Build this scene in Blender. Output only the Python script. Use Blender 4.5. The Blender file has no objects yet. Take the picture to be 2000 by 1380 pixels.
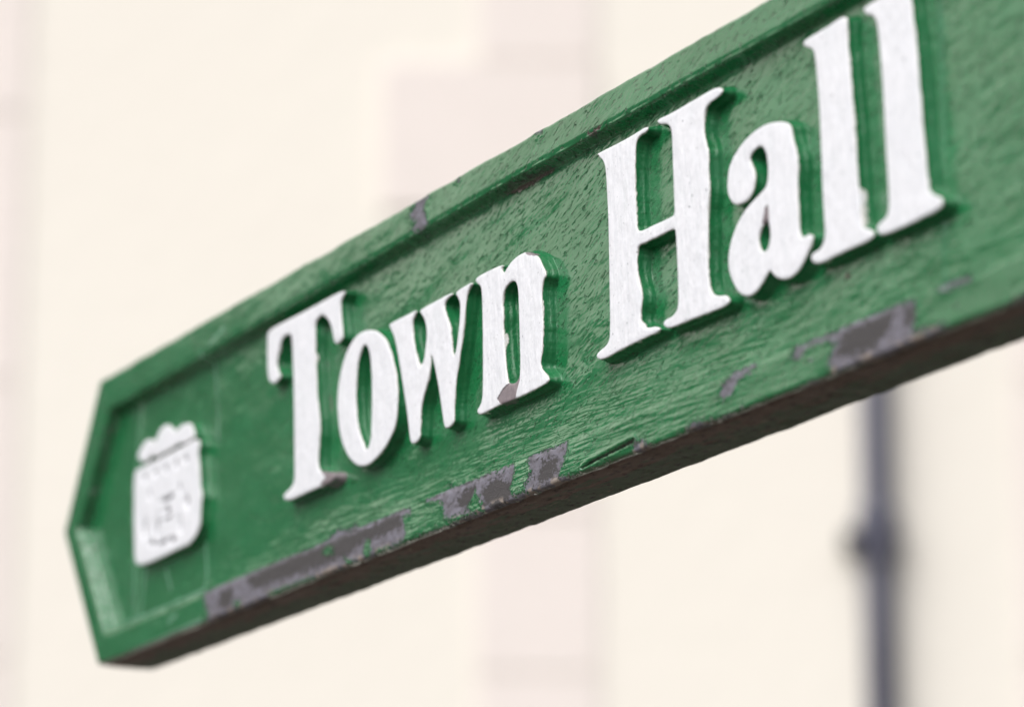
import bpy, math
import numpy as np

scene = bpy.context.scene
C = scene.collection
RAD = math.radians

# ------------------------------------------------------------------ camera
CAM_H = 1.6
PITCH = math.atan2(1840.0, 7500.0)
cam_data = bpy.data.cameras.new('camera')
cam = bpy.data.objects.new('camera', cam_data)
C.objects.link(cam)
cam.location = (0, 0, CAM_H)
cam.rotation_euler = (RAD(90) + PITCH, 0, 0)
cam_data.sensor_width = 36.0
cam_data.lens = 135.0
cam_data.clip_start = 0.05
cam_data.clip_end = 200
cam_data.dof.use_dof = True
cam_data.dof.focus_distance = 1.535
cam_data.dof.aperture_fstop = 7.2
cam_data.dof.aperture_blades = 0
scene.camera = cam

# ------------------------------------------------------------------ sky and sun
SUN_EL, SUN_AZ = 48.0, 224.0          # azimuth clockwise from +Y: behind the camera, a little to the left
world = bpy.data.worlds.new('World')
scene.world = world
world.use_nodes = True
wn = world.node_tree.nodes
wl_ = world.node_tree.links
wn.clear()
wo = wn.new('ShaderNodeOutputWorld')
bg = wn.new('ShaderNodeBackground')
sky = wn.new('ShaderNodeTexSky')
sky.sky_type = 'NISHITA'
sky.sun_disc = False
sky.sun_elevation = RAD(SUN_EL)
sky.sun_rotation = RAD(SUN_AZ)
sky.air_density = 0.9
sky.dust_density = 4.0
sky.ozone_density = 0.8
hs = wn.new('ShaderNodeHueSaturation')
hs.inputs['Saturation'].default_value = 0.35
wl_.new(sky.outputs[0], hs.inputs['Color'])
wl_.new(hs.outputs[0], bg.inputs['Color'])
bg.inputs['Strength'].default_value = 0.105
wl_.new(bg.outputs[0], wo.inputs[0])

sun_d = bpy.data.lights.new('sun', 'SUN')
sun_d.energy = 2.4
sun_d.angle = RAD(75)
sun_d.color = (1.0, 0.975, 0.94)
sun = bpy.data.objects.new('sun', sun_d)
C.objects.link(sun)
sun.rotation_euler = (RAD(90 - SUN_EL), 0, RAD(180 - SUN_AZ))

scene.view_settings.view_transform = 'Standard'
scene.view_settings.look = 'None'
scene.view_settings.exposure = 0.46
scene.view_settings.gamma = 1
scene.view_settings.use_curve_mapping = False

# outlines measured on the plate, in millimetres: x along the plate, z up from its lower edge
LETTERS = {"T": [[[211.28, 126.64], [213.54, 127.95], [226.91, 128.09], [239.18, 127.82], [255.0, 127.71], [273.29, 127.74], [287.7, 127.85], [297.49, 127.31], [298.76, 126.02], [296.14, 124.73], [293.88, 122.98], [294.18, 118.35], [295.21, 112.8], [296.77, 107.15], [296.29, 104.98], [291.01, 103.73], [287.95, 104.94], [286.44, 107.93], [284.9, 112.08], [282.65, 115.64], [279.34, 118.53], [274.94, 121.07], [270.75, 121.56], [267.15, 120.3], [265.94, 117.88], [266.82, 113.07], [266.32, 105.5], [267.28, 97.63], [268.6, 89.71], [269.52, 83.42], [271.15, 77.01], [272.19, 72.24], [272.37, 66.15], [271.64, 60.24], [271.1, 54.31], [271.57, 50.44], [274.69, 48.19], [281.0, 46.4], [287.24, 45.59], [289.59, 43.65], [288.23, 41.67], [275.78, 41.53], [257.72, 41.56], [243.04, 41.38], [237.46, 41.79], [233.31, 43.16], [232.68, 45.19], [236.37, 46.42], [240.99, 47.1], [244.27, 48.78], [245.07, 52.44], [244.5, 64.02], [243.6, 79.56], [242.71, 95.17], [241.19, 107.12], [240.12, 116.69], [239.08, 119.64], [235.66, 120.8], [230.94, 121.07], [227.21, 119.55], [225.06, 116.1], [223.29, 112.57], [222.28, 108.87], [224.89, 105.18], [226.87, 102.81], [224.09, 101.05], [219.36, 100.49], [214.5, 102.69], [212.48, 105.48], [211.4, 113.58], [211.09, 121.54]]], "o": [[[321.54, 103.6], [329.18, 101.88], [335.26, 99.4], [341.34, 95.42], [345.9, 90.82], [349.71, 84.78], [352.32, 79.02], [354.21, 72.15], [355.19, 66.14], [354.99, 60.38], [353.62, 54.87], [350.3, 51.04], [345.2, 47.54], [339.31, 44.82], [332.63, 42.88], [325.9, 41.58], [318.31, 42.25], [312.17, 44.21], [305.94, 48.03], [300.41, 53.05], [296.06, 59.19], [293.04, 67.09], [291.59, 74.7], [291.89, 81.31], [293.76, 87.59], [297.05, 93.56], [301.61, 98.58], [306.97, 101.73], [313.1, 103.69]], [[321.99, 96.75], [324.78, 94.15], [326.7, 89.78], [327.72, 84.3], [328.47, 77.59], [328.62, 70.36], [328.45, 63.86], [328.28, 57.38], [327.48, 52.33], [325.43, 49.47], [323.02, 48.97], [320.4, 51.11], [317.25, 55.65], [314.56, 60.12], [312.91, 65.05], [311.87, 70.53], [311.4, 77.23], [311.74, 82.44], [312.7, 87.53], [314.43, 92.45], [316.82, 95.57], [319.39, 96.99]]], "w": [[[346.49, 99.17], [345.73, 100.32], [347.95, 100.93], [357.55, 100.9], [366.34, 100.85], [372.15, 101.0], [373.9, 100.22], [371.89, 98.93], [369.6, 97.2], [369.35, 94.02], [370.59, 88.59], [372.39, 83.69], [374.63, 78.71], [377.13, 74.33], [379.7, 75.7], [381.82, 77.79], [382.76, 82.69], [383.85, 86.28], [383.81, 89.49], [382.63, 92.96], [380.87, 95.6], [377.97, 98.19], [376.8, 99.55], [378.66, 100.16], [386.54, 100.4], [395.06, 100.47], [403.51, 100.61], [408.41, 100.29], [409.39, 99.43], [405.62, 99.04], [402.41, 98.32], [401.02, 96.74], [401.46, 94.41], [403.6, 90.75], [406.44, 86.31], [407.88, 80.94], [408.62, 75.73], [409.62, 72.37], [412.1, 73.4], [413.73, 77.75], [414.8, 81.91], [415.87, 86.7], [416.38, 91.62], [416.09, 94.21], [414.41, 96.49], [412.6, 98.17], [411.89, 99.48], [414.66, 100.22], [421.56, 100.49], [426.36, 100.62], [427.32, 99.76], [425.27, 98.67], [422.96, 96.39], [421.89, 92.24], [420.55, 86.89], [419.22, 80.92], [417.61, 75.01], [415.99, 70.35], [414.24, 65.1], [412.49, 59.84], [411.56, 55.04], [410.91, 50.18], [411.21, 46.37], [410.96, 43.31], [405.44, 42.24], [402.94, 42.55], [401.25, 44.01], [399.81, 48.69], [397.64, 56.05], [395.46, 62.81], [392.86, 69.05], [390.82, 73.92], [387.94, 78.37], [388.13, 73.87], [386.63, 69.11], [384.11, 65.2], [381.31, 61.34], [379.21, 57.96], [378.27, 53.71], [378.06, 47.41], [377.84, 43.02], [372.98, 42.07], [370.1, 42.32], [368.35, 43.62], [367.13, 47.68], [364.05, 59.81], [361.01, 68.14], [357.94, 77.17], [354.86, 85.6], [351.79, 92.77], [348.76, 96.7]]], "n": [[[430.7, 100.85], [432.58, 101.56], [437.58, 101.81], [445.04, 101.76], [454.89, 101.4], [455.87, 100.71], [454.64, 100.03], [455.5, 98.11], [457.58, 97.44], [459.77, 98.8], [463.42, 100.49], [468.26, 101.59], [474.27, 101.83], [476.67, 101.7], [482.62, 99.52], [487.35, 97.24], [489.7, 94.99], [491.8, 92.24], [493.78, 89.53], [494.36, 87.33], [492.95, 86.38], [491.66, 84.73], [490.82, 80.46], [491.38, 74.76], [491.71, 69.68], [492.17, 66.8], [491.92, 64.63], [491.66, 58.04], [490.72, 54.37], [489.77, 51.25], [491.28, 48.72], [495.34, 45.65], [496.72, 43.7], [495.32, 42.62], [488.33, 42.17], [476.56, 41.86], [467.03, 41.9], [454.98, 42.32], [442.76, 41.84], [435.35, 41.65], [432.86, 43.01], [432.61, 44.48], [435.33, 45.91], [437.18, 47.8], [437.78, 52.79], [437.74, 64.19], [437.69, 75.64], [437.28, 83.75], [437.01, 90.14], [436.36, 95.47], [435.1, 97.21], [431.59, 99.02]], [[466.44, 91.81], [468.85, 90.11], [470.05, 86.43], [470.41, 82.4], [470.88, 73.84], [471.35, 65.31], [471.82, 56.8], [471.82, 53.45], [471.22, 51.34], [468.23, 48.63], [461.02, 49.48], [460.41, 52.53], [459.2, 56.72], [457.98, 62.63], [457.13, 68.46], [456.39, 74.29], [456.75, 79.31], [455.89, 82.92], [455.52, 85.85], [456.37, 88.5], [458.56, 90.83], [462.81, 92.1]]], "H": [[[537.41, 126.88], [548.18, 126.64], [559.18, 126.4], [570.06, 126.61], [579.02, 127.04], [580.42, 126.02], [579.33, 124.52], [573.62, 124.73], [570.89, 122.77], [569.91, 117.62], [569.42, 108.74], [569.99, 99.61], [570.59, 92.29], [571.22, 87.22], [574.77, 86.07], [583.61, 86.17], [592.36, 85.92], [598.43, 85.97], [600.69, 86.28], [600.28, 91.83], [599.94, 100.73], [599.43, 109.71], [599.09, 118.67], [597.94, 121.65], [594.84, 123.57], [590.47, 124.42], [587.51, 126.31], [588.77, 127.31], [598.39, 126.87], [608.78, 127.07], [619.04, 127.27], [629.18, 127.47], [634.2, 127.18], [637.82, 125.45], [637.44, 123.82], [634.09, 123.02], [629.07, 122.69], [625.68, 121.89], [623.95, 119.75], [623.42, 112.01], [625.33, 107.13], [626.93, 104.08], [626.83, 99.76], [626.72, 95.44], [627.26, 90.1], [626.45, 84.25], [625.53, 81.03], [625.82, 72.32], [625.12, 63.89], [625.74, 55.15], [626.46, 50.7], [628.56, 48.33], [633.79, 46.43], [638.69, 45.71], [641.07, 43.04], [639.41, 41.73], [630.38, 41.69], [617.07, 42.17], [606.95, 42.31], [596.7, 42.46], [592.41, 43.69], [590.72, 45.55], [592.47, 46.89], [598.5, 46.83], [601.97, 48.64], [602.89, 51.89], [602.56, 60.65], [602.06, 69.48], [601.38, 78.39], [600.57, 80.52], [595.73, 80.67], [587.02, 80.63], [578.22, 80.59], [572.01, 80.96], [571.09, 78.78], [570.63, 72.67], [571.79, 67.07], [574.37, 62.03], [574.65, 57.55], [573.35, 54.32], [573.28, 49.93], [577.64, 46.75], [584.64, 46.05], [588.96, 44.2], [586.33, 43.05], [574.05, 43.16], [558.0, 42.73], [545.3, 41.95], [539.81, 42.43], [537.07, 44.19], [538.01, 45.78], [543.53, 46.81], [547.2, 47.78], [548.7, 51.02], [548.38, 69.01], [548.06, 87.11], [547.49, 100.84], [546.19, 114.83], [545.51, 119.58], [543.51, 122.86], [539.82, 125.22]]], "a": [[[676.21, 102.0], [680.89, 100.7], [685.01, 99.0], [686.7, 96.86], [686.73, 94.61], [688.36, 90.82], [690.28, 86.4], [690.84, 81.8], [690.45, 76.36], [690.26, 70.86], [690.58, 65.25], [690.7, 59.71], [691.3, 56.25], [692.75, 53.97], [694.79, 54.01], [696.85, 54.6], [699.84, 53.31], [699.78, 51.41], [697.65, 48.65], [694.5, 45.59], [690.32, 42.76], [685.15, 41.25], [678.97, 41.89], [674.36, 43.81], [671.31, 46.48], [669.77, 47.68], [667.62, 45.97], [664.39, 43.95], [661.17, 42.2], [656.89, 41.25], [653.16, 41.67], [648.39, 43.79], [644.72, 47.46], [641.59, 52.16], [640.09, 57.05], [641.1, 62.47], [643.62, 66.96], [648.09, 71.52], [653.57, 74.67], [660.07, 76.96], [666.51, 78.68], [668.66, 79.81], [669.81, 82.88], [669.95, 87.35], [669.02, 91.54], [667.0, 94.63], [664.37, 95.91], [661.16, 95.64], [658.45, 94.66], [656.79, 92.84], [658.84, 89.73], [660.34, 85.94], [660.22, 82.01], [658.53, 79.06], [654.73, 77.49], [649.33, 77.45], [645.02, 78.55], [641.83, 81.65], [640.29, 85.48], [640.76, 90.51], [642.17, 94.16], [644.98, 96.85], [649.96, 99.8], [656.51, 102.02], [664.05, 103.08], [670.44, 103.03]], [[669.82, 66.06], [670.76, 62.47], [670.64, 58.6], [668.98, 55.94], [665.8, 55.32], [663.52, 56.99], [662.55, 60.03], [662.86, 63.32], [665.04, 65.3], [667.41, 66.67]]], "l": [[[696.11, 126.5], [698.22, 127.02], [705.14, 127.22], [713.36, 127.39], [720.17, 127.97], [724.2, 127.72], [725.75, 126.27], [725.59, 122.22], [726.36, 114.55], [727.31, 104.64], [728.27, 95.51], [728.98, 86.48], [729.88, 75.98], [730.78, 65.53], [731.73, 56.56], [732.4, 50.59], [733.59, 47.55], [736.8, 46.46], [739.96, 44.38], [739.23, 42.4], [732.72, 42.21], [722.19, 42.25], [711.51, 41.94], [703.41, 41.84], [699.39, 43.4], [698.38, 45.85], [700.2, 46.89], [704.28, 46.99], [707.04, 48.52], [708.24, 51.53], [707.81, 58.25], [707.08, 68.03], [706.81, 79.21], [706.54, 90.44], [705.86, 101.82], [704.83, 111.12], [703.87, 118.92], [702.47, 121.97], [699.47, 123.24], [696.06, 125.0]]], "l2": [[[736.79, 125.9], [737.5, 127.16], [744.09, 127.36], [750.62, 127.56], [759.66, 127.69], [766.05, 127.53], [766.95, 125.06], [767.01, 120.68], [768.07, 116.0], [769.02, 109.2], [770.12, 100.22], [770.94, 90.64], [771.75, 81.11], [772.56, 71.61], [773.7, 61.37], [774.59, 54.06], [775.27, 50.0], [778.62, 47.73], [782.83, 45.95], [783.31, 43.37], [780.81, 42.26], [772.17, 41.99], [760.91, 41.65], [750.77, 41.69], [744.38, 42.2], [742.15, 44.19], [742.24, 46.32], [745.88, 47.2], [748.74, 47.91], [750.13, 50.42], [750.15, 56.87], [749.34, 67.86], [748.78, 78.85], [748.35, 89.85], [747.53, 101.0], [746.62, 110.05], [745.64, 117.68], [744.46, 120.61], [741.93, 122.85], [738.68, 123.84]]]}
SHIELD = [[41.17, 92.3], [43.47, 93.35], [56.02, 93.32], [69.97, 93.3], [86.78, 93.27], [104.81, 93.53], [121.09, 93.79], [125.55, 92.62], [126.86, 89.78], [125.59, 86.02], [126.09, 81.91], [127.57, 75.92], [128.44, 70.05], [131.08, 63.86], [130.14, 59.49], [129.7, 53.9], [128.9, 49.5], [126.43, 46.53], [120.75, 43.55], [113.47, 42.53], [98.64, 42.5], [82.12, 42.15], [66.86, 42.12], [52.91, 42.71], [46.56, 44.36], [44.02, 47.43], [42.66, 56.49], [41.58, 68.49], [40.81, 80.48], [40.43, 86.49]]
CROWN = [[[45.47, 99.21], [47.67, 101.76], [52.21, 104.44], [57.58, 106.05], [63.85, 105.11], [67.11, 102.4], [65.74, 99.42], [64.36, 96.74], [62.15, 94.69], [54.35, 95.0], [49.57, 96.34]], [[65.24, 100.11], [70.86, 104.31], [75.28, 107.55], [81.32, 108.99], [87.48, 107.75], [92.16, 105.35], [96.1, 102.23], [99.27, 99.27], [101.73, 95.3], [91.25, 94.44], [79.1, 94.47], [68.34, 94.67], [64.83, 96.65]], [[96.86, 102.07], [99.77, 103.82], [105.72, 104.37], [113.2, 103.56], [117.75, 101.37], [120.17, 97.43], [122.08, 94.46], [115.19, 93.92], [104.77, 94.41], [98.68, 96.19], [96.23, 99.87]]]
DIMPLES = [[[55.65, 86.6], 1.48, 1.82], [[69.57, 86.91], 1.48, 1.33], [[83.39, 86.04], 1.48, 1.46], [[97.01, 85.77], 1.48, 1.58], [[109.69, 85.94], 1.73, 1.33], [[85.78, 70.75], 6.8, 0.73], [[86.13, 64.59], 2.72, 1.33], [[56.43, 61.14], 1.73, 4.25], [[112.32, 64.16], 1.73, 2.43], [[67.07, 51.39], 2.22, 1.09], [[93.82, 48.5], 2.72, 1.09], [[74.84, 62.55], 1.24, 3.64], [[103.92, 55.07], 1.24, 3.76], [[72.05, 58.1], 1.11, 3.64], [[80.93, 49.58], 5.93, 0.55], [[86.37, 60.5], 4.94, 0.49], [[63.26, 76.35], 0.99, 1.82], [[102.97, 72.5], 0.99, 1.58]]
CHIPS = [[[140.98, 14.42], [158.55, 16.19], [187.31, 16.78], [215.3, 17.36], [242.61, 16.44], [267.44, 15.48], [272.58, 18.59], [281.17, 21.43], [289.85, 18.46], [300.02, 20.26], [303.51, 16.06], [320.24, 15.96], [339.94, 15.98], [357.65, 16.29], [368.77, 14.97], [370.38, 12.6], [362.49, 11.94], [364.15, 6.8], [365.78, 3.75], [362.65, 1.53], [349.91, 0.96], [336.96, 1.78], [332.11, -0.2], [320.6, -0.37], [305.6, -0.68], [283.51, -0.59], [260.85, 1.69], [235.91, 2.11], [219.56, 2.16], [212.38, -2.25], [169.07, -2.23], [145.74, -2.07], [141.75, -1.08], [147.43, 3.41], [143.24, 8.68]], [[212.32, -0.76], [236.04, -1.59], [260.94, -1.23], [286.96, -1.16], [305.6, -0.68], [328.85, -1.05], [353.15, -0.99], [376.84, -0.93], [407.52, -0.17], [429.88, 1.22], [451.72, 1.91], [480.05, 1.29], [480.03, -4.55], [451.73, -3.37], [407.55, -3.55], [345.17, -3.8], [278.43, -3.35], [212.46, -4.49]], [[386.18, 14.46], [393.11, 17.05], [394.82, 19.82], [401.75, 16.99], [417.11, 15.66], [440.48, 15.82], [466.48, 15.35], [468.08, 12.82], [463.27, 4.82], [468.07, 0.23], [464.88, -2.88], [440.55, -2.23], [430.61, 1.81], [410.42, 3.16], [403.58, 4.77], [401.81, 10.84], [396.62, 12.94]], [[480.78, 15.55], [513.27, 15.05], [514.0, 11.29], [510.18, 7.69], [505.56, 2.05], [519.2, -0.52], [525.18, -3.44], [496.32, -2.04], [479.17, -0.33], [477.6, 4.37], [483.91, 9.07], [480.77, 12.61]], [[568.92, -0.11], [567.55, 2.95], [574.64, 2.96], [584.38, -1.73], [582.96, -3.19], [568.88, -2.9]], [[608.35, -0.66], [611.11, 2.2], [616.49, 1.8], [628.44, 0.07], [642.85, -0.16], [645.38, -2.69], [625.72, -2.77], [613.7, -2.75]], [[633.91, 7.73], [636.65, 11.89], [644.57, 14.93], [657.48, 15.51], [659.99, 14.16], [652.26, 12.61], [646.41, 11.18], [643.07, 7.85], [637.83, 6.92]], [[685.01, 11.53], [686.35, 14.52], [694.96, 15.24], [709.45, 14.62], [728.42, 15.51], [744.62, 15.64], [758.21, 15.03], [764.88, 14.12], [766.09, 11.34], [765.7, 7.68], [763.3, 3.85], [772.09, 2.5], [781.9, 1.84], [785.61, 0.08], [775.24, -0.68], [755.23, -1.24], [747.26, -2.64], [713.69, 0.46], [710.25, 4.1], [712.81, 8.7], [716.46, 10.8], [709.38, 12.69], [699.76, 13.2], [694.87, 12.65], [691.13, 10.52]], [[683.32, -2.2], [694.42, -0.29], [706.5, -0.26], [716.06, 0.28], [715.96, -2.27], [683.29, -3.18]], [[778.16, 14.76], [784.75, 15.7], [797.62, 15.11], [799.67, 13.4], [793.24, 13.07], [783.55, 13.5]], [[818.82, -0.78], [830.18, 1.08], [840.25, 0.81], [840.05, -2.7], [819.77, -2.2]], [[367.12, 144.16], [370.2, 146.16], [373.26, 148.85], [377.87, 150.44], [387.08, 148.76], [382.53, 146.48], [381.03, 143.41], [384.14, 139.86], [384.95, 136.22], [378.07, 135.18], [373.45, 135.29], [370.31, 138.5], [374.16, 139.96]], [[486.81, 149.51], [488.19, 150.45], [492.28, 149.98], [492.27, 148.35], [488.18, 148.68]], [[414.14, 148.58], [415.62, 148.87], [416.37, 147.65], [414.89, 147.57]]]
ISLANDS = [[[278.03, 10.41], [283.13, 13.14], [288.29, 12.98], [291.8, 9.5], [285.0, 7.78]], [[322.18, 2.89], [324.53, 8.84], [329.51, 6.57], [330.44, 1.49], [325.56, -0.5]], [[423.92, 4.53], [432.23, 10.57], [438.88, 4.08], [438.89, 0.32], [430.61, 1.21]], [[302.1, 4.89], [312.26, 1.04], [320.62, -1.07], [305.6, -0.68]], [[176.45, 4.18], [185.97, 3.8], [184.2, 1.07], [178.47, 1.6]]]
CORES = [[[157.06, 6.49], [160.69, 12.02], [174.18, 12.12], [176.28, 7.99], [173.66, 2.35], [165.0, 2.58]], [[191.25, 13.11], [209.87, 14.54], [242.66, 14.96], [270.98, 13.78], [295.09, 13.95], [318.64, 13.41], [341.59, 14.28], [359.28, 13.91], [360.95, 8.75], [346.58, 7.11], [318.76, 7.72], [305.48, 4.31], [281.64, 4.75], [250.11, 5.65], [213.91, 5.68], [197.11, 7.65]], [[417.14, 11.08], [423.86, 12.88], [432.22, 11.71], [430.57, 8.61], [423.92, 4.53], [418.87, 5.45], [415.46, 9.11]], [[438.86, 8.59], [445.42, 11.88], [455.2, 11.54], [464.87, 7.49], [463.27, 1.11], [450.35, -0.25], [440.53, 3.78]], [[488.58, 2.32], [490.16, 7.88], [494.83, 11.37], [505.61, 10.38], [504.06, 5.96], [497.88, 2.04]], [[713.9, 5.89], [721.29, 13.26], [738.77, 13.16], [752.49, 13.2], [750.0, 8.09], [738.35, 3.09], [723.27, 3.85]], [[758.12, 13.17], [764.8, 12.26], [764.6, 7.93], [758.96, 6.7]]]
GOUGE = [[[524.47, 1.35], [531.2, 3.15], [543.01, 3.65], [554.66, 4.42], [567.59, 5.54], [570.41, 3.93], [561.85, 3.72], [548.84, 3.08], [534.16, 2.36]]]
RUST = [[[447.16, 134.05], [461.26, 135.05], [475.15, 134.72], [492.89, 133.97], [490.17, 132.73], [475.14, 132.09], [459.86, 132.1]], [[531.85, 136.93], [542.15, 137.29], [542.14, 136.02], [533.12, 135.3]], [[686.28, 73.59], [688.71, 72.38], [688.65, 70.48], [686.2, 71.49]], [[712.41, 37.19], [715.08, 35.99], [715.02, 34.33], [712.33, 35.34]], [[268.13, 85.33], [272.64, 85.15], [273.28, 81.6], [274.63, 77.9], [271.96, 77.31], [269.13, 81.69]]]
LETTER_CHIPS = {"n": [[[451.32, 45.44], [456.18, 48.36], [461.02, 49.59], [467.03, 50.0], [468.23, 54.22], [471.82, 53.45], [471.82, 48.98], [469.43, 45.58], [468.23, 43.04], [467.03, 41.62], [454.98, 41.87]], [[476.67, 101.81], [482.62, 99.8], [486.17, 97.92], [483.8, 98.27], [477.86, 100.17]]], "T": [[[272.87, 49.07], [277.43, 46.32], [280.17, 44.31], [275.73, 43.26], [273.97, 42.09], [281.18, 40.0], [290.88, 41.54], [289.88, 45.83]]], "H": [[[535.18, 128.3], [540.75, 125.43], [540.36, 123.24], [533.27, 124.67]]], "a": [[[665.07, 66.13], [667.9, 72.15], [670.01, 72.17], [670.38, 67.04], [669.24, 64.53]]]}
PALE = [[[36.21, 131.73], [31.09, 100.64], [30.95, 58.19], [31.89, 21.23]], [[46.45, 45.04], [41.06, 19.81]], [[130.74, 135.28], [138.6, 105.39], [139.33, 89.97]], [[124.92, 41.97], [127.62, 26.4], [123.58, 17.01]], [[23.62, 18.58], [58.39, 18.4], [98.72, 18.45], [124.75, 19.33]], [[74.35, 36.49], [81.66, 26.29]], [[41.4, -0.22], [95.83, 0.65], [138.11, 1.72]], [[95.46, 7.03], [105.27, 9.31]], [[142.35, 137.14], [160.1, 140.85]], [[376.56, 170.33], [392.01, 159.27]]]
PLATE = [36.92, 137.27, 774.34]
OUTER = [[-6.99, 149.52], [-54.24, 77.76], [0.0, 0.0]]
INNER = [[6.7, 132.22], [-35.23, 77.16], [8.27, 15.91]]

# ------------------------------------------------------------------ numeric helpers
_perm = {}
def perlin(x, y, seed=0):
    if seed not in _perm:
        r = np.random.RandomState(seed + 11)
        p = r.permutation(256)
        a = r.rand(256) * 2 * np.pi
        _perm[seed] = (np.concatenate([p, p]), np.cos(a), np.sin(a))
    p, gx, gy = _perm[seed]
    xi = np.floor(x).astype(int); yi = np.floor(y).astype(int)
    xf = x - xi; yf = y - yi
    u = xf * xf * xf * (xf * (xf * 6 - 15) + 10); v = yf * yf * yf * (yf * (yf * 6 - 15) + 10)
    def g(ix, iy, dx, dy):
        h = p[p[ix & 255] + (iy & 255)]
        return gx[h] * dx + gy[h] * dy
    a = g(xi, yi, xf, yf); b = g(xi + 1, yi, xf - 1, yf)
    c = g(xi, yi + 1, xf, yf - 1); d = g(xi + 1, yi + 1, xf - 1, yf - 1)
    return (a + u * (b - a)) * (1 - v) + (c + u * (d - c)) * v

def fbm(x, y, octaves=3, seed=0):
    s = 0; a = 1.0
    for k in range(octaves):
        s = s + a * perlin(x * 2 ** k + 17.3 * k, y * 2 ** k - 5.1 * k, seed + k)
        a *= 0.5
    return s

def smooth_poly(p, n=2):
    p = np.array(p, float)
    for _ in range(n):
        q = np.roll(p, -1, axis=0)
        p = np.stack([p * .75 + q * .25, p * .25 + q * .75], 1).reshape(-1, 2)
    return p

def seg_dist(X, Y, a, b):
    d = b - a
    L = max(d @ d, 1e-9)
    t = np.clip(((X - a[0]) * d[0] + (Y - a[1]) * d[1]) / L, 0, 1)
    return (X - a[0] - t * d[0]) ** 2 + (Y - a[1] - t * d[1]) ** 2

def sdf(X, Y, polys, far=12.0):
    """signed distance in mm to an even-odd outline set, negative inside; +far away from it"""
    out = np.full(X.shape, far)
    allp = np.concatenate(polys)
    lo = allp.min(0) - far; hi = allp.max(0) + far
    m = (X > lo[0]) & (X < hi[0]) & (Y > lo[1]) & (Y < hi[1])
    x = X[m]; y = Y[m]
    if x.size == 0:
        return out
    d2 = np.full(x.shape, far * far); inside = np.zeros(x.shape, bool)
    for p in polys:
        p = np.asarray(p, float)
        for i in range(len(p)):
            a = p[i]; b = p[(i + 1) % len(p)]
            d2 = np.minimum(d2, seg_dist(x, y, a, b))
            if a[1] != b[1]:
                c = ((a[1] > y) != (b[1] > y)) & (x < (b[0] - a[0]) * (y - a[1]) / (b[1] - a[1]) + a[0])
                inside ^= c
    d = np.sqrt(d2)
    out[m] = np.where(inside, -d, d)
    return out

def line_dist(X, Y, lines, far=12.0):
    out = np.full(X.shape, far * far)
    for l in lines:
        l = np.array(l, float)
        lo = l.min(0) - far; hi = l.max(0) + far
        m = (X > lo[0]) & (X < hi[0]) & (Y > lo[1]) & (Y < hi[1])
        if not m.any():
            continue
        d = out[m]
        for i in range(len(l) - 1):
            d = np.minimum(d, seg_dist(X[m], Y[m], l[i], l[i + 1]))
        out[m] = d
    return np.sqrt(out)

def sstep(a, b, x):
    t = np.clip((x - a) / (b - a), 0, 1)
    return t * t * (3 - 2 * t)

def mesh_from(name, verts, quads, material, parent=None, attrs=None, tris=None, ngons=None, smooth=True):
    me = bpy.data.meshes.new(name)
    polys = []
    nv = len(verts)
    loops = [quads.reshape(-1)] if quads is not None and len(quads) else []
    sizes = [np.full(len(quads), 4)] if quads is not None and len(quads) else []
    if tris is not None:
        loops.append(tris.reshape(-1)); sizes.append(np.full(len(tris), 3))
    for g in (ngons or []):
        loops.append(np.array(g)); sizes.append(np.array([len(g)]))
    loops = np.concatenate(loops).astype(np.int32); sizes = np.concatenate(sizes).astype(np.int32)
    starts = np.concatenate([[0], np.cumsum(sizes)[:-1]]).astype(np.int32)
    me.vertices.add(nv); me.vertices.foreach_set('co', np.asarray(verts, np.float32).reshape(-1))
    me.loops.add(len(loops)); me.loops.foreach_set('vertex_index', loops)
    me.polygons.add(len(sizes)); me.polygons.foreach_set('loop_start', starts); me.polygons.foreach_set('loop_total', sizes)
    me.polygons.foreach_set('use_smooth', np.full(len(sizes), smooth))
    me.update(calc_edges=True)
    me.validate()
    for k, v in (attrs or {}).items():
        a = me.attributes.new(k, 'FLOAT', 'POINT')
        a.data.foreach_set('value', np.asarray(v, np.float32).reshape(-1))
    me.materials.append(material)
    o = bpy.data.objects.new(name, me)
    C.objects.link(o)
    if parent:
        o.parent = parent
    return o

def to_local(X, Y, Hh):
    """plate mm -> metres in the sign's frame: x along, y into the plate, z up"""
    return np.stack([X, -Hh, Y], -1).reshape(-1, 3) / 1000.0

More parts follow.
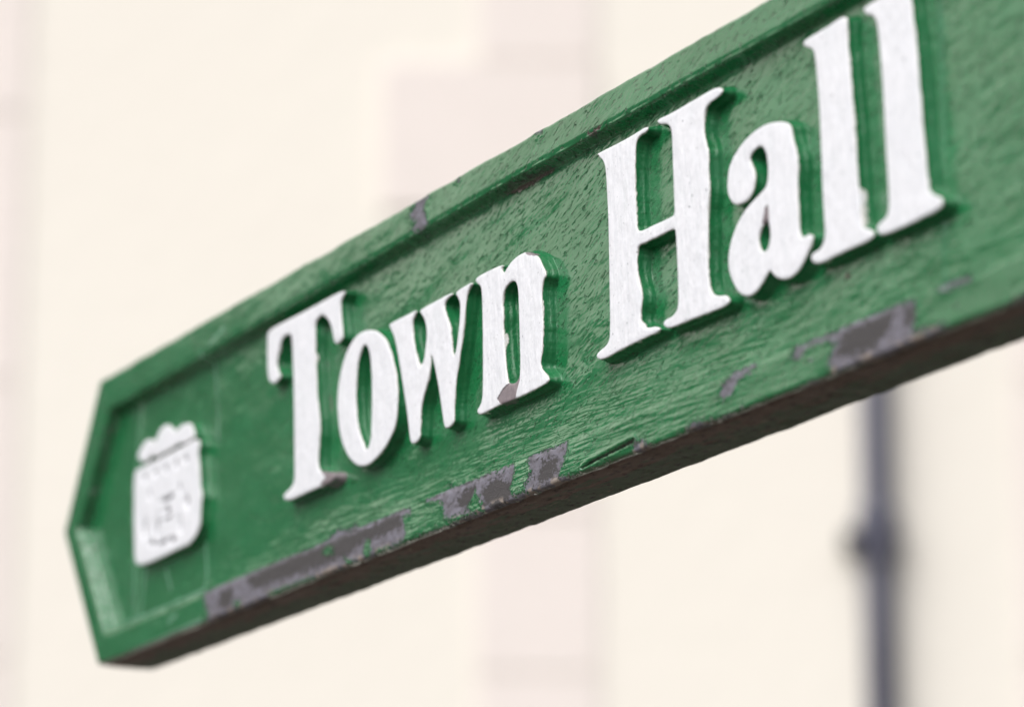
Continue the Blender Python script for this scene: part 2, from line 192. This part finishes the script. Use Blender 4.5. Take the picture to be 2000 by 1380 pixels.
# ------------------------------------------------------------------ materials
class NT:
    def __init__(self, name):
        self.m = bpy.data.materials.new(name); self.m.use_nodes = True
        self.t = self.m.node_tree; self.t.nodes.clear()
        self.out = self.n('ShaderNodeOutputMaterial'); self.b = self.n('ShaderNodeBsdfPrincipled')
        self.l(self.b.outputs[0], self.out.inputs[0])
        self.co = self.n('ShaderNodeTexCoord').outputs['Object']
    def n(self, k): return self.t.nodes.new(k)
    def l(self, a, b): self.t.links.new(a, b)
    def put(self, sock, v):
        if hasattr(v, 'is_output'): self.l(v, sock)
        else: sock.default_value = v
    def mp(self, scale=(1, 1, 1), rot=(0, 0, 0), loc=(0, 0, 0)):
        src = self.co
        if any(rot):
            q = self.n('ShaderNodeMapping'); self.l(src, q.inputs[0]); q.inputs['Rotation'].default_value = rot; src = q.outputs[0]
        n = self.n('ShaderNodeMapping'); self.l(src, n.inputs[0])
        n.inputs['Scale'].default_value = scale; n.inputs['Location'].default_value = loc
        return n.outputs[0]
    def noise(self, vec, scale, detail=3, rough=.5, dist=0):
        n = self.n('ShaderNodeTexNoise'); self.l(vec, n.inputs['Vector'])
        n.inputs['Scale'].default_value = scale; n.inputs['Detail'].default_value = detail
        n.inputs['Roughness'].default_value = rough; n.inputs['Distortion'].default_value = dist
        return n.outputs[0]
    def math(self, op, a, b=0., c=0., clamp=False):
        n = self.n('ShaderNodeMath'); n.operation = op; n.use_clamp = clamp
        self.put(n.inputs[0], a); self.put(n.inputs[1], b); self.put(n.inputs[2], c)
        return n.outputs[0]
    def ramp(self, v, lo, hi, a=0., b=1.):
        n = self.n('ShaderNodeMapRange'); n.interpolation_type = 'SMOOTHSTEP'
        self.put(n.inputs[0], v); n.inputs[1].default_value = lo; n.inputs[2].default_value = hi
        n.inputs[3].default_value = a; n.inputs[4].default_value = b
        return n.outputs[0]
    def mix(self, f, a, b):
        n = self.n('ShaderNodeMix'); n.data_type = 'RGBA'
        self.put(n.inputs[0], f)
        for s, v in ((n.inputs[6], a), (n.inputs[7], b)):
            if isinstance(v, tuple): v = (*v, 1.) if len(v) == 3 else v
            self.put(s, v)
        return n.outputs[2]
    def attr(self, k):
        n = self.n('ShaderNodeAttribute'); n.attribute_name = k
        return n.outputs['Fac']
    def bump(self, h, dist, strength=1.0, normal=None):
        n = self.n('ShaderNodeBump'); n.inputs['Strength'].default_value = strength
        n.inputs['Distance'].default_value = dist; self.l(h, n.inputs['Height'])
        if normal is not None: self.l(normal, n.inputs['Normal'])
        return n.outputs[0]

GREEN = (.011, .128, .043)
GREEN_LIGHT = (.045, .205, .09)
PRIMER = (.150, .145, .185)
METAL = (.060, .056, .064)
RUSTC = (.075, .045, .036)

def texture_green(t):
    """brushed gloss paint: returns colour, height for the bump"""
    # brush ridges run along the plate; a tilted family above, level ones near the lower edge
    n1 = t.noise(t.mp((160, 160, 640), (0, RAD(14), 0)), 1, 1.6, .5, .35)
    n2 = t.noise(t.mp((55, 200, 620), (0, RAD(-1.5), 0), (3, 0, 1)), 1, 2, .5, .2)
    n3 = t.noise(t.mp((60, 60, 130), (0, RAD(18), 0), (1, 5, 0)), 1, 2, .5, .3)
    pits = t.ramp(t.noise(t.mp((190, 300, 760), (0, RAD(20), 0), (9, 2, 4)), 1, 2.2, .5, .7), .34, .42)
    z = t.n('ShaderNodeSeparateXYZ'); t.l(t.co, z.inputs[0])
    low = t.ramp(z.outputs[2], .050, .025)
    fine = t.n('ShaderNodeMix'); fine.data_type = 'FLOAT'
    t.l(low, fine.inputs[0]); t.l(n1, fine.inputs[2]); t.l(n2, fine.inputs[3])
    h = t.math('ADD', t.math('MULTIPLY', fine.outputs[0], t.math('ADD', .055, t.math('MULTIPLY', low, .27))), t.math('MULTIPLY', n3, .30))
    h = t.math('MULTIPLY', h, t.ramp(t.noise(t.mp((11, 11, 34), (0, RAD(12), 0), (2, 7, 3)), 1, 2, .5), .36, .64, .30, 1.15))
    h = t.math('MULTIPLY', h, t.ramp(z.outputs[0], .10, .34, .45, 1.))
    h = t.math('ADD', h, t.math('MULTIPLY', pits, t.math('SUBTRACT', .30, t.math('MULTIPLY', low, .2))))
    col = t.mix(t.ramp(t.noise(t.mp((25, 25, 60)), 1, 4, .6), .35, .75), GREEN, (.015, .150, .055))
    col = t.mix(t.math('MULTIPLY', t.math('SUBTRACT', 1., pits), .5), col, (.008, .080, .024))  # pits also darkened in the colour, shading on top of the bump
    return col, h, low

def make_board_paint():
    t = NT('weathered_green_paint')
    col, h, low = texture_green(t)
    chip_n = t.math('MULTIPLY', t.math('SUBTRACT', t.noise(t.mp((420, 420, 700)), 1, 4, .7, .6), .5), 12.5)
    chip_n = t.math('ADD', chip_n, t.math('MULTIPLY', t.math('SUBTRACT', t.noise(t.mp((1300, 1300, 1900), loc=(4, 6, 2)), 1, 3, .7), .5), 3.4))
    chip_d = t.math('ADD', t.attr('chip'), chip_n)
    spot = t.math('SUBTRACT', .69, t.noise(t.mp((150, 150, 320), loc=(12, 3, 5)), 1, 4, .6, .3))
    spot = t.math('ADD', t.math('MULTIPLY', spot, 16.), t.ramp(t.attr('edge'), 8., 15., 0., 3.))
    chip_d = t.math('MINIMUM', chip_d, spot)
    chip = t.ramp(chip_d, .08, -.08)
    lip = t.math('MULTIPLY', t.ramp(chip_d, .9, .1), t.math('SUBTRACT', 1., chip))      # paint curls brighter at its broken edge
    core_n = t.math('MULTIPLY', t.math('SUBTRACT', t.noise(t.mp((300, 300, 500), loc=(5, 3, 2)), 1, 5, .7), .5), 17.)
    core_d = t.math('ADD', t.attr('core'), core_n)
    core = t.math('MAXIMUM', t.ramp(core_d, .12, -.12), t.ramp(t.noise(t.mp((230, 230, 420), loc=(1, 9, 2)), 1, 5, .7, .4), .59, .61))
    # pale scuffs
    sn = t.noise(t.mp((300, 300, 190), loc=(2, 2, 8)), 1, 4, .7)
    pale = t.math('MULTIPLY', t.ramp(t.math('SUBTRACT', t.attr('pale'), t.math('MULTIPLY', sn, 3.0)), .1, -.9), .5)
    scuff = t.math('MULTIPLY', t.ramp(t.noise(t.mp((90, 90, 260), (0, RAD(35), 0), (4, 4, 4)), 1, 5, .7), .57, .70), .5)
    scuff = t.math('MULTIPLY', scuff, t.ramp(t.attr('tip'), 0, 1))
    col = t.mix(pale, col, (.22, .38, .30))
    col = t.mix(scuff, col, (.16, .34, .22))
    grit = t.noise(t.mp((1500, 1500, 1500)), 1, 3, .6)
    prim = t.mix(t.ramp(t.noise(t.mp((160, 160, 300), loc=(7, 1, 1)), 1, 5, .7), .38, .62), (.085, .080, .098), PRIMER)
    prim = t.mix(t.ramp(grit, .55, .75, 0, .3), prim, (.22, .20, .21))
    met = t.mix(grit, (.012, .011, .013), (.052, .046, .050))
    bare = t.mix(core, prim, met)
    # warm worn spots where the casting shows on the arris
    warm = t.math('MULTIPLY', t.ramp(t.noise(t.mp((130, 130, 200), loc=(0, 8, 3)), 1, 4, .7), .51, .56), t.ramp(t.attr('edge'), 4.2, .8))
    bare = t.mix(warm, bare, (.26, .215, .185))
    col = t.mix(t.math('MULTIPLY', lip, .5), col, (.05, .25, .09))
    col = t.mix(chip, col, bare)
    rust = t.ramp(t.math('ADD', t.attr('rust'), t.math('MULTIPLY', t.math('SUBTRACT', t.noise(t.mp((500, 500, 500)), 1, 4, .7), .5), 5)), .3, -.3)
    col = t.mix(t.math('MULTIPLY', rust, .85), col, (.07, .03, .035))
    col = t.mix(t.ramp(t.attr('gouge'), .35, -.15), col, (.02, .014, .014))
    # underside: paint gone to brown rust and old dark green
    un = t.noise(t.mp((45, 260, 260), loc=(1, 2, 3)), 1, 5, .7, .3)
    sy = t.n('ShaderNodeSeparateXYZ'); t.l(t.co, sy.inputs[0])
    back = t.math('ADD', t.ramp(sy.outputs[1], .004, .024, -.16, .14), un)
    ug = t.mix(t.ramp(back, .44, .54), (.150, .102, .080), (.078, .120, .072))
    ug = t.mix(t.ramp(t.noise(t.mp((200, 420, 420), loc=(4, 4, 1)), 1, 5, .75), .54, .62, 0, .8), ug, (.030, .022, .018))
    ug = t.mix(t.ramp(t.noise(t.mp((120, 700, 700)), 1, 3, .6), .63, .72), ug, (.24, .19, .15))
    under = t.attr('under')
    un2 = t.math('ADD', under, t.math('MULTIPLY', t.math('SUBTRACT', un, .5), .7))
    col = t.mix(t.ramp(un2, .42, .55), col, ug)
    gone = t.math('MAXIMUM', chip, t.ramp(un2, .42, .55))
    t.put(t.b.inputs['Base Color'], col)
    pr = t.ramp(t.noise(t.mp((30, 30, 50)), 1, 3), .3, .7, .12, .22)
    rn = t.n('ShaderNodeMix'); rn.data_type = 'FLOAT'
    t.l(gone, rn.inputs[0]); t.l(pr, rn.inputs[2]); rn.inputs[3].default_value = .62
    t.put(t.b.inputs['Roughness'], rn.outputs[0])
    t.b.inputs['IOR'].default_value = 1.68
    t.b.inputs['Coat Weight'].default_value = .7
    t.put(t.b.inputs['Coat Weight'], t.math('MULTIPLY', t.math('SUBTRACT', 1., gone), .4))
    t.b.inputs['Coat Roughness'].default_value = .10
    t.put(t.b.inputs['Specular IOR Level'], t.math('SUBTRACT', .5, t.math('MULTIPLY', t.ramp(un2, .42, .55), .42)))
    # paint relief fades out where the paint is gone; grit and the step of the chip take over
    hp = t.math('MULTIPLY', h, t.math('SUBTRACT', 1., t.math('MULTIPLY', gone, .75)))
    b1 = t.bump(hp, .0026, 1.)
    step = t.math('ADD', t.math('MULTIPLY', t.math('MAXIMUM', chip, rust), -1.), t.math('MULTIPLY', t.math('MULTIPLY', core, chip), -.35))
    step = t.math('ADD', step, t.math('MULTIPLY', lip, .6))
    b2 = t.bump(step, .0007, 1., b1)
    b3 = t.bump(t.math('MULTIPLY', grit, gone), .0004, .8, b2)
    t.put(t.b.inputs['Normal'], b3)
    t.put(t.b.inputs['Coat Normal'], b3)
    return t.m

def make_letter_paint():
    t = NT('white_lettering_over_green')
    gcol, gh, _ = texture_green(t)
    wob = t.math('MULTIPLY', t.math('SUBTRACT', t.noise(t.mp((170, 170, 120)), 1, 4, .65), .5), .5)
    spl = t.ramp(t.noise(t.mp((60, 60, 45), loc=(3, 1, 7)), 1, 2), .62, .74, 0, .7)
    d = t.math('SUBTRACT', t.math('SUBTRACT', t.attr('rim'), wob), t.math('MULTIPLY', spl, t.noise(t.mp((900, 900, 500)), 1, 3, .7)))
    white = t.ramp(d, .05, -.06)
    # brush marks of the white coat
    br = t.noise(t.mp((900, 900, 90), (0, RAD(6), 0)), 1, 3, .6, .2)
    lump = t.noise(t.mp((260, 260, 160), loc=(2, 9, 2)), 1, 3, .55)
    wcol = t.mix(t.ramp(br, .35, .65), (.62, .635, .68), (.69, .70, .745))
    thin = t.math('MULTIPLY', t.ramp(t.noise(t.mp((140, 140, 60), loc=(6, 6, 1)), 1, 6, .8), .52, .70), .42)
    wcol = t.mix(thin, wcol, (.50, .54, .56))
    pit = t.ramp(t.noise(t.mp((700, 700, 700), (0, RAD(30), 0), (1, 1, 1)), 1, 2, .5), .29, .25)
    wcol = t.mix(pit, wcol, (.10, .12, .14))
    edge = t.math('MULTIPLY', t.ramp(t.math('ABSOLUTE', t.math('ADD', d, .05)), .28, .05), .45)
    wcol = t.mix(edge, wcol, (.60, .55, .47))
    col = t.mix(white, gcol, wcol)
    cn = t.math('MULTIPLY', t.math('SUBTRACT', t.noise(t.mp((500, 500, 500)), 1, 4, .65), .5), 1.6)
    chip = t.ramp(t.math('ADD', t.attr('chip'), cn), .08, -.08)
    bare = t.mix(t.noise(t.mp((500, 500, 500), loc=(3, 3, 3)), 1, 4, .7), (.12, .10, .12), (.27, .23, .24))
    col = t.mix(chip, col, bare)
    # specks of bare metal down in the fillet
    fs = t.math('MULTIPLY', t.ramp(t.noise(t.mp((240, 240, 110), loc=(8, 1, 5)), 1, 3, .6), .70, .74), t.ramp(t.attr('rim'), .5, .9))
    col = t.mix(fs, col, (.10, .075, .085))
    col = t.mix(t.ramp(t.attr('dimple_shade'), .15, .75, 0, .85), col, (.07, .075, .08))  # crest dimples: recess shade put into the colour for more relief contrast
    t.put(t.b.inputs['Base Color'], col)
    rg = t.n('ShaderNodeMix'); rg.data_type = 'FLOAT'
    t.l(white, rg.inputs[0]); rg.inputs[2].default_value = .22; rg.inputs[3].default_value = .42
    t.put(t.b.inputs['Roughness'], rg.outputs[0])
    b1 = t.bump(t.math('ADD', t.math('MULTIPLY', br, .35), lump), .0008, .6)
    b2 = t.bump(t.math('ADD', t.math('MULTIPLY', white, .5), t.math('MULTIPLY', chip, -1.2)), .0003, 1., b1)
    t.put(t.b.inputs['Normal'], b2)
    return t.m

PAINT = make_board_paint()
WHITE = make_letter_paint()

def simple(name, c0, c1, scale, rough, bump=0.0, spec=.5):
    t = NT(name)
    n = t.noise(t.mp((scale, scale, scale)), 1, 5, .6)
    t.put(t.b.inputs['Base Color'], t.mix(t.ramp(n, .3, .7), c0, c1))
    t.b.inputs['Roughness'].default_value = rough
    t.b.inputs['Specular IOR Level'].default_value = spec
    if bump: t.put(t.b.inputs['Normal'], t.bump(t.noise(t.mp((scale * 20,) * 3), 1, 4, .6), bump))
    return t.m

RENDERC = simple('cream_limewash_render', (.83, .79, .725), (.842, .806, .738), .9, .9, .003, .2)
STONE = simple('pale_pink_sandstone', (.80, .735, .702), (.82, .753, .72), 3.5, .9, .003, .2)
DARKSLAB = simple('dark_reflection_slab', (.045, .048, .045), (.07, .075, .07), 3, .8, .004)  # for the added slab that the sign reflects
PIPEM = simple('dark_blue_grey_pipe_paint', (.085, .088, .125), (.105, .108, .15), 6, .38)
IRON = simple('blackened_iron', (.02, .02, .025), (.04, .04, .05), 12, .5)
GROUND = simple('dark_paving', (.045, .038, .030), (.075, .062, .048), 4, .85, .004)

# ------------------------------------------------------------------ setting: the facade far behind
def bm_box(name, x0, x1, y0, y1, z0, z1, mat, parent=None, bevel=0.0):
    v = np.array([(x, y, z) for x in (x0, x1) for y in (y0, y1) for z in (z0, z1)], float)
    q = np.array([(0, 1, 3, 2), (4, 6, 7, 5), (0, 4, 5, 1), (2, 3, 7, 6), (0, 2, 6, 4), (1, 5, 7, 3)])
    o = mesh_from(name, v, q, mat, parent, smooth=False)
    if bevel:
        m = o.modifiers.new('bevel', 'BEVEL'); m.width = bevel; m.segments = 3
    return o

ground = bm_box('ground', -70, 70, -70, 8.0, -.3, 0, GROUND)
ground['kind'] = 'structure'; ground['label'] = 'dark paving in front of the cream facade'; ground['category'] = 'ground'

facade = bpy.data.objects.new('rendered_facade', None); C.objects.link(facade)
facade.location = (0, 8, 0)
facade['label'] = 'cream rendered building front with pale pink stone blocks, out of focus behind the sign'
facade['category'] = 'building'
bm_box('wall', -26, 12, 0, .4, 0, 9.5, RENDERC, facade)
bm_box('added_reflection_slab', -25.9, -2.6, -.06, -.001, 0, 4.6, DARKSLAB, facade, .01)  # unseen dark slab, added to darken reflections in the lower sign face
# surround of dressed stone: wide and narrow blocks in turn, a few centimetres proud of the render
def block(x0, x1, z0, z1, proud=.035):
    b = bm_box('stone_block', x0, x1, -proud, -.001, z0 + .004, z1 - .004, STONE, facade, .002)
    return b
zz = [(.55, .90, 1), (.90, 1.25, 0), (1.25, 1.6, 1), (1.6, 1.95, 0), (1.95, 2.42, 1), (2.42, 2.87, 2), (2.87, 3.21, 0), (3.21, 3.53, 2), (3.53, 3.875, 0),
      (3.875, 4.22, 1), (4.22, 4.56, 0), (4.56, 4.9, 1), (4.9, 5.25, 0), (5.25, 5.6, 1)]
for z0, z1, w in zz:
    x0 = {0: -.075, 1: -.285, 2: -.075}[w]
    block(x0, .185, z0, z1, {0: .006, 1: .010, 2: .006}[w])
for k in range(8):
    block(-1.55, -1.055, .5 + k * .6, 1.1 + k * .6, .006)
    block(1.075, 1.5, .5 + k * .6, 1.1 + k * .6, .006)

def lathe(name, prof, mat, parent, cx=0, cy=0, n=40):
    v = []; q = []
    for r, z in prof:
        for k in range(n):
            a = 2 * math.pi * k / n
            v.append((cx + r * math.cos(a), cy + r * math.sin(a), z))
    for i in range(len(prof) - 1):
        for k in range(n):
            q.append((i * n + k, i * n + (k + 1) % n, (i + 1) * n + (k + 1) % n, (i + 1) * n + k))
    return mesh_from(name, np.array(v), np.array(q), mat, parent)

pipe = bpy.data.objects.new('drainpipe', None); C.objects.link(pipe)
pipe.location = (.772, 7.965, 0)
pipe['label'] = 'blurred dark blue-grey vertical downpipe with a thick joint collar, below the sign at the right'
pipe['category'] = 'drainpipe'
lathe('pipe', [(.0, .02), (.033, .02), (.033, 6.9), (.0, 6.9)], PIPEM, pipe)
for zc in (1.32, 3.155, 4.99):
    lathe('joint_collar', [(.033, zc - .055), (.040, zc - .052), (.044, zc - .03), (.044, zc + .03), (.046, zc + .034), (.046, zc + .052), (.044, zc + .058), (.033, zc + .06)], PIPEM, pipe)
    bkt = bm_box('wall_bracket', -.072, .050, -.012, .033, zc - .030, zc + .012, IRON, pipe, .006)
    lathe('bolt_head', [(.0, zc - .028), (.016, zc - .028), (.018, zc - .010), (.016, zc + .010), (0, zc + .014)], IRON, bkt, -.058, -.026, 12)

# ------------------------------------------------------------------ the sign
E_DIR = math.atan2(3930.0, 7500.0 / math.cos(PITCH))
sign = bpy.data.objects.new('fingerpost_sign', None); C.objects.link(sign)
sign.location = (-0.2113615, 1.93842627, 0.31247293 + CAM_H)
sign.rotation_euler = (0, 0, -(math.pi / 2 - E_DIR))
sign['label'] = 'weathered green cast metal direction sign with raised white letters reading Town Hall'
sign['category'] = 'sign'

H = 150.0; FACE_D = 7.0; THICK = 32.0; U_END = 1150.0
TIPX, TIPZ = OUTER[1]; TLX = OUTER[0][0]

def left_edge(Y):
    y = Y
    e = np.where(y < TIPZ, TIPX * y / TIPZ, TIPX + (TLX - TIPX) * (y - TIPZ) / (H - TIPZ))
    return e

def undulate(X, Y):
    """uneven casting and thick brushed paint, mm"""
    r = sstep(560, 860, X)
    a = .12 * fbm(X / 42., Y / 20., 3, 1)
    b = (.10 + .36 * r) * fbm((X + .55 * Y) / 24., (Y - .12 * X) / 5.2, 2, 5) * (0.45 + 0.55 * r)
    return a + b

nu_main = 1760
us = np.concatenate([np.linspace(0, 880, nu_main), np.linspace(880, U_END, 140)[1:]])
nv = 331
vs = np.concatenate([np.linspace(0, 4, 14)[:-1], np.linspace(4, 146, 305), np.linspace(146, 150, 14)[1:]])
nv = len(vs); nu = len(us)
Ug, Vg = np.meshgrid(us, vs)
X = Ug + left_edge(Vg) * np.clip(1 - Ug / 110., 0, 1) ** 1.0
Y = Vg.copy()
# rough-cast wobble of the outline
wob = sstep(100, 150, Y) * .8 * fbm(X / 26., Y * 0 + 2.3, 3, 21) - sstep(50, 0, Y) * .0 + sstep(30, 0, Y) * .35 * fbm(X / 18., Y * 0 + 7.7, 3, 22)
Y = Y + wob
outer = np.array([(TIPX, TIPZ), (0, 0), (U_END, 0), (U_END, H), (TLX, H)], float)
inner = np.array([INNER[1], INNER[2], (20, 14.6), (500, 15.4), (U_END - 14, 15.0), (U_END - 14, 135.2), (466, 136.0), (150, 133.3), INNER[0]], float)
d_out = -sdf(Ug * 0 + X, Vg * 1.0, [outer], 400.)            # distance in from the outline
d_out = np.maximum(d_out, 0)
d_in = -sdf(X, Y, [inner], 400.)                            # > 0 inside the recess
wall_n = .35 * fbm(X / 7., Y / 7., 3, 31)
leftw = sstep(30, 12, X) * sstep(90, 70, Y)
wall = sstep(-.2, 2.6, (d_in + wall_n) * (1 + 1.5 * leftw))
Hh = -FACE_D * wall
# soft shoulder on the rim and rounded outer arris
Hh -= .5 * sstep(2.2, 0, np.abs(d_in)) * (d_in < 0)
R = 1.7
Hh -= np.where(d_out < R, R - np.sqrt(np.maximum(R * R - (R - d_out) ** 2, 0)), 0)
# text plate: low step on both sides, thin cast seams
pz = wall
Hh += pz * .45 * sstep(PLATE[1] - .8, PLATE[1] + .6, X) * sstep(PLATE[2] + 1.0, PLATE[2] - .6, X)
Hh += pz * .35 * np.exp(-((X - PLATE[0]) / .7) ** 2) + pz * .5 * np.exp(-((X - PLATE[2] - 1) / 1.3) ** 2) * sstep(15, 60, Y)
Hh += undulate(X, Y) * (.35 + .65 * wall) * np.clip(d_out / 3., 0, 1)
# chips, cores and so on as distance fields in mm
chips = np.full(X.shape, 12.0)
for p in CHIPS: chips = np.minimum(chips, sdf(X, Y, [np.array(p)], 12.))
for p in ISLANDS: chips = np.maximum(chips, -sdf(X, Y, [np.array(p)], 12.))
core = np.full(X.shape, 12.0)
for p in CORES: core = np.minimum(core, sdf(X, Y, [np.array(p)], 12.))
rust = np.full(X.shape, 12.0)
for p in RUST: rust = np.minimum(rust, sdf(X, Y, [np.array(p)], 12.))
gouge = sdf(X, Y, [smooth_poly(GOUGE[0], 1)], 12.)
pale = line_dist(X, Y, PALE)
g0 = np.array(GOUGE[0]); gm = g0.mean(0)
gouge = gouge + .35 * fbm(X / 2., Y / 1.2, 3, 44)
Hh -= 1.3 * sstep(.4, -.3, gouge)
Hh += .55 * np.exp(-((gouge - 1.0) / .9) ** 2) * (gouge > 0)        # lifted lips of the torn coat
Hh -= .18 * sstep(.5, -.5, chips + .8 * fbm(X / 3., Y / 2.2, 3, 41)) 
Hh += .8 * np.abs(fbm(X / 6., Y / 2.6, 3, 51)) * sstep(5, 0, chips) * sstep(0, 1, chips) # blistered coat round the chips
tipm = sstep(180, 40, X) * .8 + .35
verts = to_local(X, Y, Hh)
idx = np.arange(nv * nu).reshape(nv, nu)
quads = np.stack([idx[:-1, :-1], idx[:-1, 1:], idx[1:, 1:], idx[1:, :-1]], -1).reshape(-1, 4)
# sides: a strip running back from the front grid's rim
loop = np.concatenate([idx[0, :-1], idx[:-1, -1], idx[-1, ::-1][:-1], idx[::-1, 0][:-1]])
bottom_flag = np.concatenate([np.ones(nu - 1), np.zeros(nv - 1), np.zeros(nu - 1), np.zeros(nv - 1)])
bl = verts[loop]
nxt = np.roll(bl, -1, 0) - np.roll(bl, 1, 0)
nrm = np.stack([nxt[:, 2], -nxt[:, 0]], -1); nrm /= np.maximum(np.linalg.norm(nrm, axis=1, keepdims=True), 1e-9)
K = 40
depths = np.linspace(0, 1, K + 1)[1:]
rings = []; und = []
per = np.concatenate([[0], np.cumsum(np.linalg.norm(np.diff(bl, axis=0), axis=1))]) * 1000
for s in depths:
    y = bl[:, 1] + s * (THICK / 1000. - bl[:, 1])
    swell = .6 * math.sin(math.pi * min(1, s * 6) / 2) + .35 * fbm(per / 14., s * 4 + 0 * per, 3, 61) - 2.2 * max(0, s - .93) / .07 * .6
    ring = bl.copy(); ring[:, 1] = y
    ring[:, 0] += nrm[:, 0] * swell / 1000.; ring[:, 2] += nrm[:, 1] * swell / 1000.
    rings.append(ring); und.append(bottom_flag * (.38 + .62 * min(1, s * 7)))
allv = np.concatenate([verts] + rings)
nl = len(loop)
prev = loop; qs = [quads]
for k in range(K):
    cur = nv * nu + k * nl + np.arange(nl)
    qs.append(np.stack([prev, cur, np.roll(cur, -1), np.roll(prev, -1)], -1))
    prev = cur
Q = np.concatenate(qs)
extra = K * nl
def ext(a, fill, fromloop=True):
    a = a.reshape(-1)
    return np.concatenate([a, np.tile(a[loop] if fromloop else np.full(nl, fill), K)])
def ext_chip():
    rows = [chips.reshape(-1)]
    for s in depths: rows.append(chips.reshape(-1)[loop] + s * THICK * .9)
    return np.concatenate(rows)
under0 = np.zeros(nv * nu); under0[idx[0]] = .3; under0[idx[1]] = .15
attrs = dict(chip=ext_chip(), core=ext(core, 12), rust=ext(rust, 12, False), gouge=ext(gouge, 12, False), pale=ext(pale, 12, False),
             edge=ext(np.abs(Y), 0), under=np.concatenate([under0] + und), tip=ext(tipm, 0))
attrs['rust'][nv * nu:] = 12; attrs['gouge'][nv * nu:] = 12; attrs['pale'][nv * nu:] = 12
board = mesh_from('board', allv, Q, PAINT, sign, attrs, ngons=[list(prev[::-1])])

# ------------------------------------------------------------------ raised letters
def relief(name, polys, top, parent, mat, chips_=None, step=.25, dimples=None, lift=0.0, base=-7.3, margin=2.6, seed=0, ledge=True):
    polys = [smooth_poly(p, 2 if ledge else 1) for p in polys]
    allp = np.concatenate(polys); lo = allp.min(0) - 3.2; hi = allp.max(0) + 3.2
    xs = np.arange(lo[0], hi[0], step); ys = np.arange(lo[1], hi[1], step)
    X, Y = np.meshgrid(xs, ys)
    d = sdf(X, Y, polys, 6.)
    dn = d + .05 * fbm(X / 2.2, Y / 2.2, 2, seed + 3)
    full = top + FACE_D
    # profile: domed face, rounded arris, steep side, small cast ledge, fillet on the plate
    px = [-6, -2.5, -1.0, -.45, -.15, .05, .22, .36, .74, .88, 1.12, 1.45, 1.95, 6]
    if ledge:
        ph = [1.0, .997, .992, .98, .955, .88, .66, .48, .42, .30, .13, .04, -.04, -.04]
    else:
        ph = [1.0, .997, .992, .98, .95, .86, .55, .30, .14, .07, .03, .01, -.04, -.04]
    h = -FACE_D + full * np.interp(dn, px, ph)
    # smooth the kinks of the profile
    h += .14 * fbm(X / 9., Y / 14., 2, seed) * sstep(0, -1.5, d)
    dimple_shade = np.zeros(X.shape)
    for (c, a, b) in (dimples or []):
        r = ((X - c[0]) / a) ** 2 + ((Y - c[1]) / b) ** 2
        h -= 2.8 * np.exp(-r * .8); dimple_shade += np.exp(-r * .8)  # same mask sinks the dimple and paints its shade
    ch = np.full(X.shape, 12.)
    for p in (chips_ or []):
        ch = np.minimum(ch, sdf(X, Y, [np.array(p, float)], 12.))
    h -= .3 * sstep(.3, -.4, ch)
    h += lift
    keep = d < margin
    idx = np.full(X.shape, -1); cell = keep[:-1, :-1] | keep[:-1, 1:] | keep[1:, 1:] | keep[1:, :-1]
    use = np.zeros(X.shape, bool)
    use[:-1, :-1] |= cell; use[:-1, 1:] |= cell; use[1:, 1:] |= cell; use[1:, :-1] |= cell
    idx[use] = np.arange(use.sum())
    q = np.stack([idx[:-1, :-1], idx[:-1, 1:], idx[1:, 1:], idx[1:, :-1]], -1)[cell]
    v = to_local(X[use], Y[use], h[use])
    return mesh_from(name, v, q, mat, parent, dict(rim=dn[use], chip=ch[use], dimple_shade=dimple_shade[use]))

for k, (key, polys) in enumerate(LETTERS.items()):
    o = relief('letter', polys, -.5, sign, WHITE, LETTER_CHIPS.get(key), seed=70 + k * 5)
    o['label'] = {'T': 'raised white capital T', 'o': 'raised white letter o', 'w': 'raised white letter w', 'n': 'raised white letter n, chipped at its foot',
                  'H': 'raised white capital H', 'a': 'raised white letter a', 'l': 'first raised white letter l', 'l2': 'last raised white letter l'}[key]
crest = relief('crest', [SHIELD], -1.6, sign, WHITE, None, .3, DIMPLES, seed=150, ledge=False)
crest['label'] = 'small raised white heraldic shield with worn marks'
for k, p in enumerate(CROWN):
    relief('crown', [p], -1.2, crest, WHITE, None, .3, None, seed=160 + k, ledge=False, margin=1.6)
